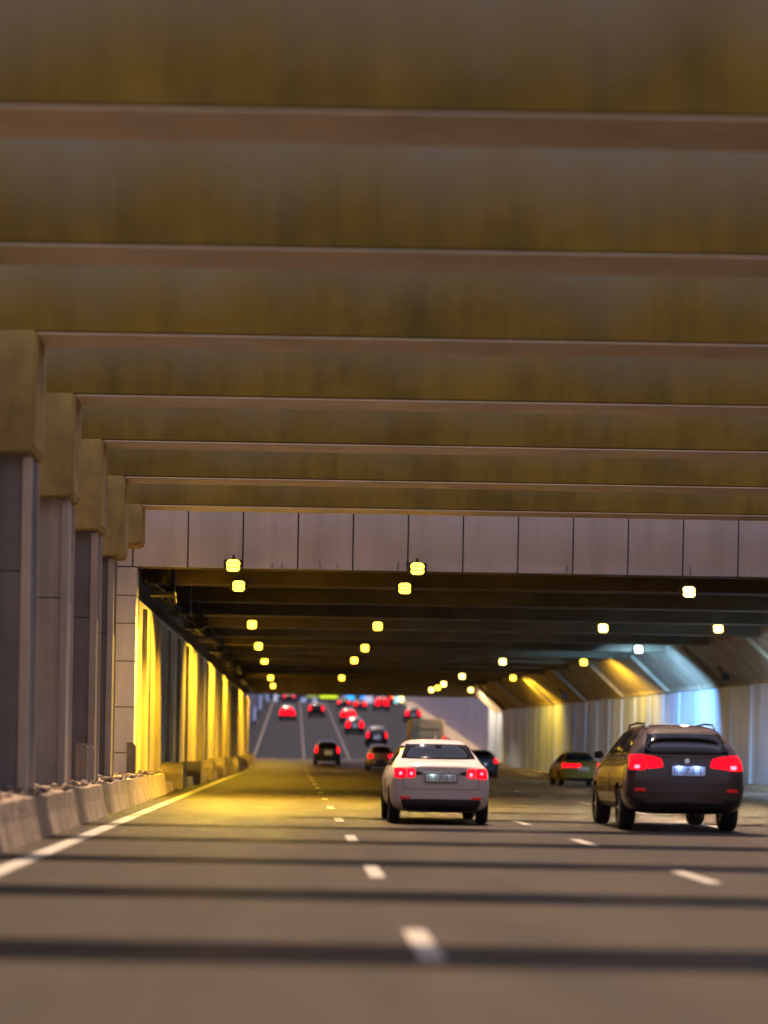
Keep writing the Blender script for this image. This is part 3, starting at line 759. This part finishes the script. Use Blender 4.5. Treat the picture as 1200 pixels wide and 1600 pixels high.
def make_car(name, label, cat, x, y, spec, paint, rear, group=None, near=False, glow=0.0, yaw=0.0, lower=None, lights=()):
    """rear: dict of panels on the back: window, lights [(corners, mat)], plate (cx, z, w, h), bumper"""
    sx, sy, sz = spec.get('sx', 1), spec.get('sy', 1), spec.get('sz', 1)
    root = empty(name, (x, y, rise(y)), yaw)
    slope = (rise(y+2)-rise(y-1))/3; root.rotation_euler = (math.atan(slope), 0, yaw)
    tag(root, label, cat, group)
    base = subsurf(loft(spec['st'], [paint, M['under']]), 3 if near else 2)
    bv = bvh_of(base)
    r, wd = spec['r'], spec['wd']
    cuts = []
    for wy in spec['wh']:
        c = MB().cyl((-1.3, wy, r), r*1.16, 2.6, 'x', 36).mesh('tmp_arch', M['under'])
        c.materials.clear(); c.materials.append(paint); c.materials.append(M['under'])
        for p in c.polygons: p.material_index = 1
        cuts.append(c)
    rwin = rear['window']
    if near:
        b = spec['belt']; y0, y1 = spec['roof']
        inner = [(s[0], b*.62, b, s[3]-.07, s[5]-.12, s[5]-.12, s[6]-.06) for s in spec['st'] if y0-.15 < s[0] < y1+.25]
        cav = subsurf(loft(inner, [paint, M['seat']]), 2)
        for p in cav.polygons: p.material_index = 1
        cuts.append(cav)
        def prismcut(c, ya, yb):
            mb = MB().prism([tuple(q) for q in c], 'y', ya, yb); me = mb.mesh('tmp_win', paint)
            me.materials.append(M['seat'])
            for p in me.polygons: p.material_index = 1
            return me
        k = .008
        (a0, a1), (b0, b1), (c0, c1), (d0, d1) = rwin
        cuts.append(prismcut([(a0+k, a1+k), (b0-k, b1+k), (c0-k, c1-k), (d0+k, d1-k)], -1, y0+.55))
        fw = rear['windshield']
        (a0, a1), (b0, b1), (c0, c1), (d0, d1) = fw
        cuts.append(prismcut([(a0+k, a1+k), (b0-k, b1+k), (c0-k, c1-k), (d0+k, d1-k)], y1-.7, 6))
    body = boolean(base, cuts)
    for p in body.polygons: p.use_smooth = True
    try: body.set_sharp_from_angle(angle=R(38))
    except Exception: pass
    body.name = 'body'; link('body', body, root)
    gl = M['glass'] if near else M['glass_dark']
    panel(bv, 'rear_window', rwin, 'rear', gl, root, off=.008, rnd=.3)
    panel(bv, 'windshield', rear['windshield'], 'front', gl, root, off=.008, rnd=.3)
    for sd in ('left', 'right'):
        for q in rear['side']: panel(bv, 'side_window', q, sd, M['glass_dark'], root, off=.006, rnd=.2)
        if near:
            sg = 1 if sd == 'right' else -1
            my = spec['roof'][1]+.05
            mz = spec['belt']+.08
            hw = spec['st'][6][5]
            mb = MB().prism([(0, -.02), (.05, -.05), (.15, -.05), (.17, .06), (.05, .09), (.0, .02)], 'y', -.05, .05)
            mo = mb.build('mirror', M['trim'], root, bevel=.015); mo.location = (sg*(hw-.03), my, mz-.02)
            mo.scale = (sg, 1, 1)
    for nm, c, m in rear['lights']:
        o = panel(bv, nm, c, 'rear', m, root, off=.014, rnd=.25, nu=10, nv=6)
    for nm, c, m in rear.get('panels', []):
        panel(bv, nm, c, 'rear', m, root, off=.010, rnd=.2, nu=16)
    for nm, c, m in rear.get('sidepanels', []):
        for sd in ('left', 'right'): panel(bv, nm, c, sd, m, root, off=.008, rnd=.1, nu=20, nv=3)
    # seams of the boot lid
    for c in rear.get('seams', []):
        panel(bv, 'boot_seam', c, 'rear', M['trim'], root, off=.002, rnd=0, nu=8, nv=4)
    if rear.get('plate'):
        cx, z, pw_, ph = rear['plate']
        h = bv.ray_cast(Vector((cx, -5, z)), Vector((0, 1, 0)))[0]
        yy = h.y - .02
        pl = MB().box(cx-pw_/2, cx+pw_/2, yy-.006, yy+.02, z-ph/2, z+ph/2).build('license_plate', M['plate'], root, bevel=.003)
        if near:
            MB().box(cx-pw_/2-.012, cx+pw_/2+.012, yy-.002, yy+.022, z-ph/2-.012, z+ph/2+.012).build('plate_frame', M['trim'], root)
            st = MB(); xx = cx-pw_/2+.03; rr = random.Random(5)
            while xx < cx+pw_/2-.05:
                w2 = rr.choice([.008, .012, .014]); st.box(xx, xx+w2, yy-.009, yy-.005, z-ph*.32, z+ph*.30); 
                if rr.random() < .5: st.box(xx+w2+.004, xx+w2+.02, yy-.009, yy-.005, z+ph*.2, z+ph*.30)
                if rr.random() < .4: st.box(xx+w2+.004, xx+w2+.02, yy-.009, yy-.005, z-ph*.32, z-ph*.22)
                xx += rr.choice([.034, .042, .05])
            st.build('lettering', M['plate_ink'], pl)
            for (lx, en, cl) in rear.get('plate_lamps', []):
                MB().box(lx-.025, lx+.025, yy-.055, yy-.02, z+ph/2+.012, z+ph/2+.028).build('plate_lamp', M['trim'], root)
                ld = bpy.data.lights.new('plate_light', 'POINT'); ld.energy = en; ld.color = cl; ld.shadow_soft_size = .01
                lo = bpy.data.objects.new('plate_light', ld); COL.objects.link(lo); lo.parent = root; lo.location = (lx, yy-.05, z+ph/2-.002)
    if glow:
        for nm, c, m in rear['lights'][:]:
            if m not in (M['tail'], M['tail_hot']): continue
    for q in rear.get('bulbs', []):
        h = bv.ray_cast(Vector((q[0], -5, q[1])), Vector((0, 1, 0)))[0]
        if h is not None: MB().box(q[0]-q[2]/2, q[0]+q[2]/2, h.y-.024, h.y-.010, q[1]-q[3]/2, q[1]+q[3]/2).build('tail_bulb', M['tail_hot'], root, bevel=.006)
    t, rm = wheel_meshes(r, wd)
    hwid = spec['st'][5][4]
    for wy in spec['wh']:
        for sg in (-1, 1):
            wo = link('wheel', t, root, (sg*(hwid-wd/2+.01), wy, r)); link('rim', rm, wo)
    return root, bv

def quad(x0, x1, z0, z1): return [(x0, z0), (x1, z0), (x1, z1), (x0, z1)]
def trap(xb, zb, xt, zt): return [(-xb, zb), (xb, zb), (xt, zt), (-xt, zt)]

# --- white sedan
z_ = 35.3
rear = dict(window=trap(.66, 1.115, .545, 1.385), windshield=trap(.66, 1.07, .56, 1.38),
    side=[[(.95, 1.0), (1.75, .99), (1.75, 1.36), (1.28, 1.34)], [(1.83, .99), (2.95, .97), (2.55, 1.31), (1.83, 1.36)]],
    lights=[('tail_light', [(-.79, .79), (-.60, .80), (-.60, .97), (-.80, .97)], M['tail']), ('tail_light', [(-.575, .80), (-.44, .815), (-.455, .955), (-.575, .965)], M['tail']),
            ('tail_light', [(.60, .80), (.79, .79), (.80, .97), (.60, .97)], M['tail']), ('tail_light', [(.44, .815), (.575, .80), (.575, .965), (.455, .955)], M['tail'])],
    panels=[('lower_bumper', [(-.62, .225), (.62, .225), (.70, .44), (-.70, .44)], M['trim']),
            ('lid_trim', [(-.43, .84), (-.31, .86), (-.31, .885), (-.43, .92)], M['trim']), ('lid_trim', [(.31, .86), (.43, .84), (.43, .92), (.31, .885)], M['trim']),
            ('reflector', quad(-.70, -.52, .44, .475), M['tail_dim']), ('reflector', quad(.52, .70, .44, .475), M['tail_dim'])],
    seams=[quad(-.64, .64, .605, .612), quad(-.645, -.638, .61, .79), quad(.638, .645, .61, .79)],
    sidepanels=[('door_seam', [(1.785, .30), (1.795, .30), (1.795, .95), (1.785, .95)], M['trim'])],
    plate=(0, .80, .52, .125), plate_lamps=[(-.15, .12, (.75, 1, .9)), (.13, .03, (.75, .85, 1))],
    bulbs=[(-.69, .87, .05, .05), (-.51, .87, .045, .05), (.51, .86, .05, .06), (.69, .88, .045, .04)])
sed, bv = make_car('sedan_car', 'white sedan with lit square tail lights in the middle lane', 'car', 2.54, z_, SEDAN, M['paint_white'], rear, near=True)
MB().cyl((0, .012, .955), .045, .03, 'y', 18).build('badge', M['chrome'], sed)
MB().box(-.05, .05, .78, .84, 1.30, 1.36).build('brake_light_housing', M['trim'], sed, bevel=.01)
MB().prism([(1.60, 1.44), (1.78, 1.44), (1.62, 1.54), (1.60, 1.54)], 'x', -.012, .012).build('antenna_fin', M['paint_white'], sed)
for sg in (-.3, .3):
    MB().box(sg-.24, sg+.24, 1.28, 1.44, .7, 1.16).box(sg-.12, sg+.12, 1.30, 1.40, 1.17, 1.31).build('seat', M['seat'], sed, bevel=.03)
for sg in (-.36, .36):
    MB().box(sg-.22, sg+.22, 2.25, 2.37, .6, 1.18).box(sg-.12, sg+.12, 2.27, 2.36, 1.19, 1.36).build('seat', M['seat'], sed, bevel=.03)
MB().box(.365, .405, 1.0, 1.02, 1.16, 1.26).build('pennant', M['tail_dim'], sed)

# --- dark SUV
rear = dict(window=trap(.70, 1.27, .60, 1.62), windshield=trap(.70, 1.24, .62, 1.66),
    side=[[(.42, 1.26), (.98, 1.24), (.98, 1.62), (.62, 1.60)], [(1.05, 1.24), (1.92, 1.23), (1.92, 1.66), (1.05, 1.64)], [(2.0, 1.23), (3.05, 1.21), (2.72, 1.58), (2.0, 1.66)]],
    lights=[('tail_light', [(-.93, 1.01), (-.66, 1.01), (-.66, 1.26), (-.90, 1.26)], M['tail']), ('tail_light', [(-.645, 1.03), (-.38, 1.06), (-.42, 1.20), (-.645, 1.25)], M['tail']),
            ('tail_light', [(.66, 1.01), (.93, 1.01), (.90, 1.26), (.66, 1.26)], M['tail']), ('tail_light', [(.38, 1.06), (.645, 1.03), (.645, 1.25), (.42, 1.20)], M['tail'])],
    panels=[('lower_bumper', [(-.74, .33), (.74, .33), (.80, .50), (-.80, .50)], M['trim']),
            ('bumper_step', [(-.80, .645), (.80, .645), (.82, .675), (-.82, .675)], M['paint_brown']),
            ('bumper_vent', quad(-.86, -.66, .44, .56), M['trim']), ('bumper_vent', quad(.62, .86, .44, .56), M['trim']),
            ('reflector', quad(-.84, -.66, .66, .71), M['tail_dim']), ('reflector', quad(.66, .84, .66, .71), M['tail_dim']),
            ('spoiler', [(-.60, 1.635), (.60, 1.635), (.57, 1.70), (-.57, 1.70)], M['paint_brown'])],
    seams=[quad(-.70, .70, .78, .788), quad(-.71, -.702, .78, 1.0), quad(.702, .71, .78, 1.0)],
    sidepanels=[('door_seam', [(1.95, .40), (1.96, .40), (1.96, 1.18), (1.95, 1.18)], M['trim']), ('window_trim', [(.60, 1.195), (3.1, 1.16), (3.1, 1.18), (.60, 1.215)], M['chrome']), ('sill_trim', [(1.45, .34), (3.4, .34), (3.4, .46), (1.45, .46)], M['trim'])],
    plate=(0.03, 1.00, .54, .15), plate_lamps=[(-.12, .75, (.25, .42, 1)), (.16, .75, (.25, .42, 1))],
    bulbs=[(-.80, 1.06, .09, .05), (.76, 1.06, .10, .06)])
suv, bv = make_car('suv', 'dark brown sport utility car with wide glowing tail lights and blue lit plate', 'car', 6.43, 33.8, SUV, M['paint_brown'], rear, near=True, yaw=-0.014)
for sg in (-1, 1):
    MB().tube((sg*.56, .75, 1.765), (sg*.57, 1.6, 1.795), .02).tube((sg*.57, 1.6, 1.795), (sg*.57, 2.5, 1.765), .02).tube((sg*.56, .75, 1.765), (sg*.56, .66, 1.70), .02).tube((sg*.57, 2.5, 1.765), (sg*.57, 2.62, 1.68), .02).build('roof_rail', M['chrome'], suv)
MB().cyl((.0, -.035, 1.165), .04, .015, 'y', 18).build('badge', M['chrome'], suv)
MB().tube((-.05, .10, 1.30), (.28, .13, 1.36), .012).build('rear_wiper', M['trim'], suv)
for sg in (-.42, 0, .42):
    MB().box(sg-.20, sg+.20, 1.35, 1.48, .8, 1.30).box(sg-.11, sg+.11, 1.38, 1.46, 1.30, 1.42 if sg else 1.36).build('seat', M['seat'], suv, bevel=.03)
for sg in (-.40, .40):
    MB().box(sg-.22, sg+.22, 2.25, 2.38, .8, 1.32).box(sg-.12, sg+.12, 2.28, 2.37, 1.33, 1.50).build('seat', M['seat'], suv, bevel=.03)
MB().box(-.3, .3, 2.9, 3.0, 1.0, 1.27).build('dashboard', M['seat'], suv)

# --- middle distance cars
def std_rear(sp, kind, lights, plate=None, panels=(), lip=None):
    sx, sz = sp.get('sx', 1), sp.get('sz', 1)
    if kind == 'sedan':
        w_, ws = trap(.66*sx, 1.115*sz, .545*sx, 1.385*sz), trap(.66*sx, 1.07*sz, .56*sx, 1.38*sz)
        sy = sp.get('sy', 1)
        side = [[(.95*sy, 1.0*sz), (1.75*sy, .99*sz), (1.75*sy, 1.36*sz), (1.28*sy, 1.34*sz)], [(1.83*sy, .99*sz), (2.95*sy, .97*sz), (2.55*sy, 1.31*sz), (1.83*sy, 1.36*sz)]]
        bm_ = [('lower_bumper', [(-.62*sx, .225*sz), (.62*sx, .225*sz), (.70*sx, .36*sz), (-.70*sx, .36*sz)], M['trim'])]
    else:
        w_, ws = trap(.70*sx, 1.24*sz, .60*sx, 1.62*sz), trap(.70*sx, 1.24*sz, .62*sx, 1.66*sz)
        sy = sp.get('sy', 1)
        side = [[(.42*sy, 1.26*sz), (.98*sy, 1.24*sz), (.98*sy, 1.62*sz), (.62*sy, 1.60*sz)], [(1.05*sy, 1.24*sz), (1.92*sy, 1.23*sz), (1.92*sy, 1.66*sz), (1.05*sy, 1.64*sz)], [(2.0*sy, 1.23*sz), (3.05*sy, 1.21*sz), (2.72*sy, 1.58*sz), (2.0*sy, 1.66*sz)]]
        bm_ = [('lower_bumper', [(-.74*sx, .33*sz), (.74*sx, .33*sz), (.80*sx, .46*sz), (-.80*sx, .46*sz)], M['trim'])]
    return dict(window=w_, windshield=ws, side=side, lights=lights, plate=plate, panels=bm_+list(panels))
def pair(x0, x1, z0, z1, m=None):
    m = m or M['tail']
    return [('tail_light', quad(x0, x1, z0, z1), m), ('tail_light', quad(-x1, -x0, z0, z1), m)]
sp = scaled(SEDAN, 1.0, 1.0, .94)
make_car('sedan_car', 'olive green sedan with a dark roof ahead of the brown sport utility car', 'car', 11.75, 84.0, sp, M['paint_olive'],
    std_rear(sp, 'sedan', [('tail_light', quad(-.80, -.62, .74, .93), M['tail']), ('tail_light', quad(-.60, -.05, .76, .90), M['tail']), ('tail_light', quad(.62, .80, .72, .95), M['tail'])], (.05, .70, .46, .16)))
sp = scaled(SEDAN, 1.02, 1.0, 1.0)
make_car('sedan_car', 'black car half hidden behind the right side of the white sedan', 'car', 9.9, 108, sp, M['paint_matt'], std_rear(sp, 'sedan', pair(.62, .84, .78, 1.05), (0, .72, .5, .12)))
sp = scaled(SUV, .88, .82, .90)
make_car('hatchback_car', 'small golden lit hatchback with square red lights at the tunnel exit', 'car', 5.55, 130, sp, M['paint_golden_lit'], std_rear(sp, 'suv', pair(.48, .80, .78, 1.02), None))
make_car('hatchback_car', 'black hatchback reflecting the yellow lamps, ahead in the left lane', 'car', 2.35, 140, scaled(SUV, .92, .85, .92), M['paint_black'],
    std_rear(scaled(SUV, .92, .85, .92), 'suv', pair(.66, .84, .85, 1.35), (0.1, .86, .52, .30)))
sp = scaled(SUV, .90, .9, .95)
make_car('suv', 'dark tall car with thin upright red lights directly beyond the golden lit hatchback', 'car', 6.95, 171, sp, M['paint_black'], std_rear(sp, 'suv', pair(.68, .86, .75, 1.3), (0, .80, .56, .34)))
# far cars on the ramp
far = [
    (5.80, 194, 'suv', .90, M['paint_black'], pair(.46, .84, .62, 1.28), (0, .8, .5, .4), 'dark car with plate between tall red lights, lowest of the far pair on the ramp'),
    (5.85, 219, 'suv', .92, M['paint_grey'], pair(.06, .88, .72, 1.42), None, 'far car whose red lights merge into one wide bar on the ramp'),
    (-0.62, 224, 'suv', .92, M['paint_grey'], pair(.06, .88, .60, 1.42), None, 'car with broad red lights high in the leftmost lane of the ramp'),
    (2.65, 236, 'suv', .95, M['paint_black'], pair(.62, .86, .75, 1.5), None, 'dark tall car with two slim red lights under the green sign'),
    (13.1, 226, 'suv', .92, M['paint_black'], pair(.52, .84, .7, 1.4), (0, .8, .5, .3), 'dark van by the mauve wall below the yellow lantern pair'),
    (6.55, 268, 'sedan', 1.0, M['paint_grey'], pair(.48, .80, .65, 1.05), None, 'far car left below the blue sign with two red lights'),
    (8.45, 262, 'sedan', 1.0, M['paint_grey'], pair(.30, .82, .62, 1.10), None, 'far car right below the blue sign with wide red lights'),
    (11.2, 262, 'suv', 1.0, M['paint_grey'], pair(.20, .86, .7, 1.6), None, 'far car with large merged red lights left of the teal billboard'),
    (12.9, 288, 'suv', .95, M['paint_grey'], pair(.42, .84, .8, 1.3), None, 'farthest small car next to the teal billboard'),
    (-2.0+1.4, 292, 'sedan', 1.0, M['paint_grey'], pair(.55, .80, .7, 1.0), None, 'farthest car near the crest in the leftmost lane'),
]
for (x, y, kd, s, pt, li, pl, lab) in far:
    sp = scaled(SEDAN if kd == 'sedan' else SUV, s, .9, s)
    make_car('sedan_car' if kd == 'sedan' else 'suv', lab, 'car', x, y, sp, pt, std_rear(sp, kd, li, pl), group='far cars climbing the ramp')

# --- box truck beyond the white sedan
tr = empty('box_truck', (7.95, 122, rise(122)))
MB().box(-.98, .98, 0, 4.6, .85, 3.25).build('cargo_box', M['truck_box'], tr, bevel=.06)
mb = MB()
for k in range(3): mb.box(-.62, .80, -.05, -.005, 1.55+.55*k, 2.03+.55*k)
mb.build('rear_shutter', M['truck_box'], tr, bevel=.03)
MB().box(-.96, .96, .02, .12, .55, .85).build('bumper', M['under'], tr, bevel=.02)
MB().box(-.45, .45, .3, 6.2, .6, .84).build('chassis', M['under'], tr)
MB().prism([(4.75, .6), (6.5, .6), (6.5, 1.35), (6.15, 2.2), (4.75, 2.35)], 'x', -.95, .95).build('cab', M['paint_white'], tr, bevel=.06)
for sg in (-1, 1):
    MB().box(sg*.86-.08, sg*.86+.08, -.03, .05, .58, .8).build('tail_light', M['tail_dim'], tr, bevel=.01)
MB().box(.93, 1.03, -.07, .0, 1.9, 2.25).build('marker_light', M['tail'], tr, bevel=.01)
t, rm = wheel_meshes(.40, .26)
for wy in (1.2, 5.4):
    for sg in (-1, 1):
        wo = link('wheel', t, tr, (sg*.84, wy, .40)); link('rim', rm, wo)
tag(tr, 'tall beige box truck with ribbed rear shutter beyond the white sedan roof', 'truck')
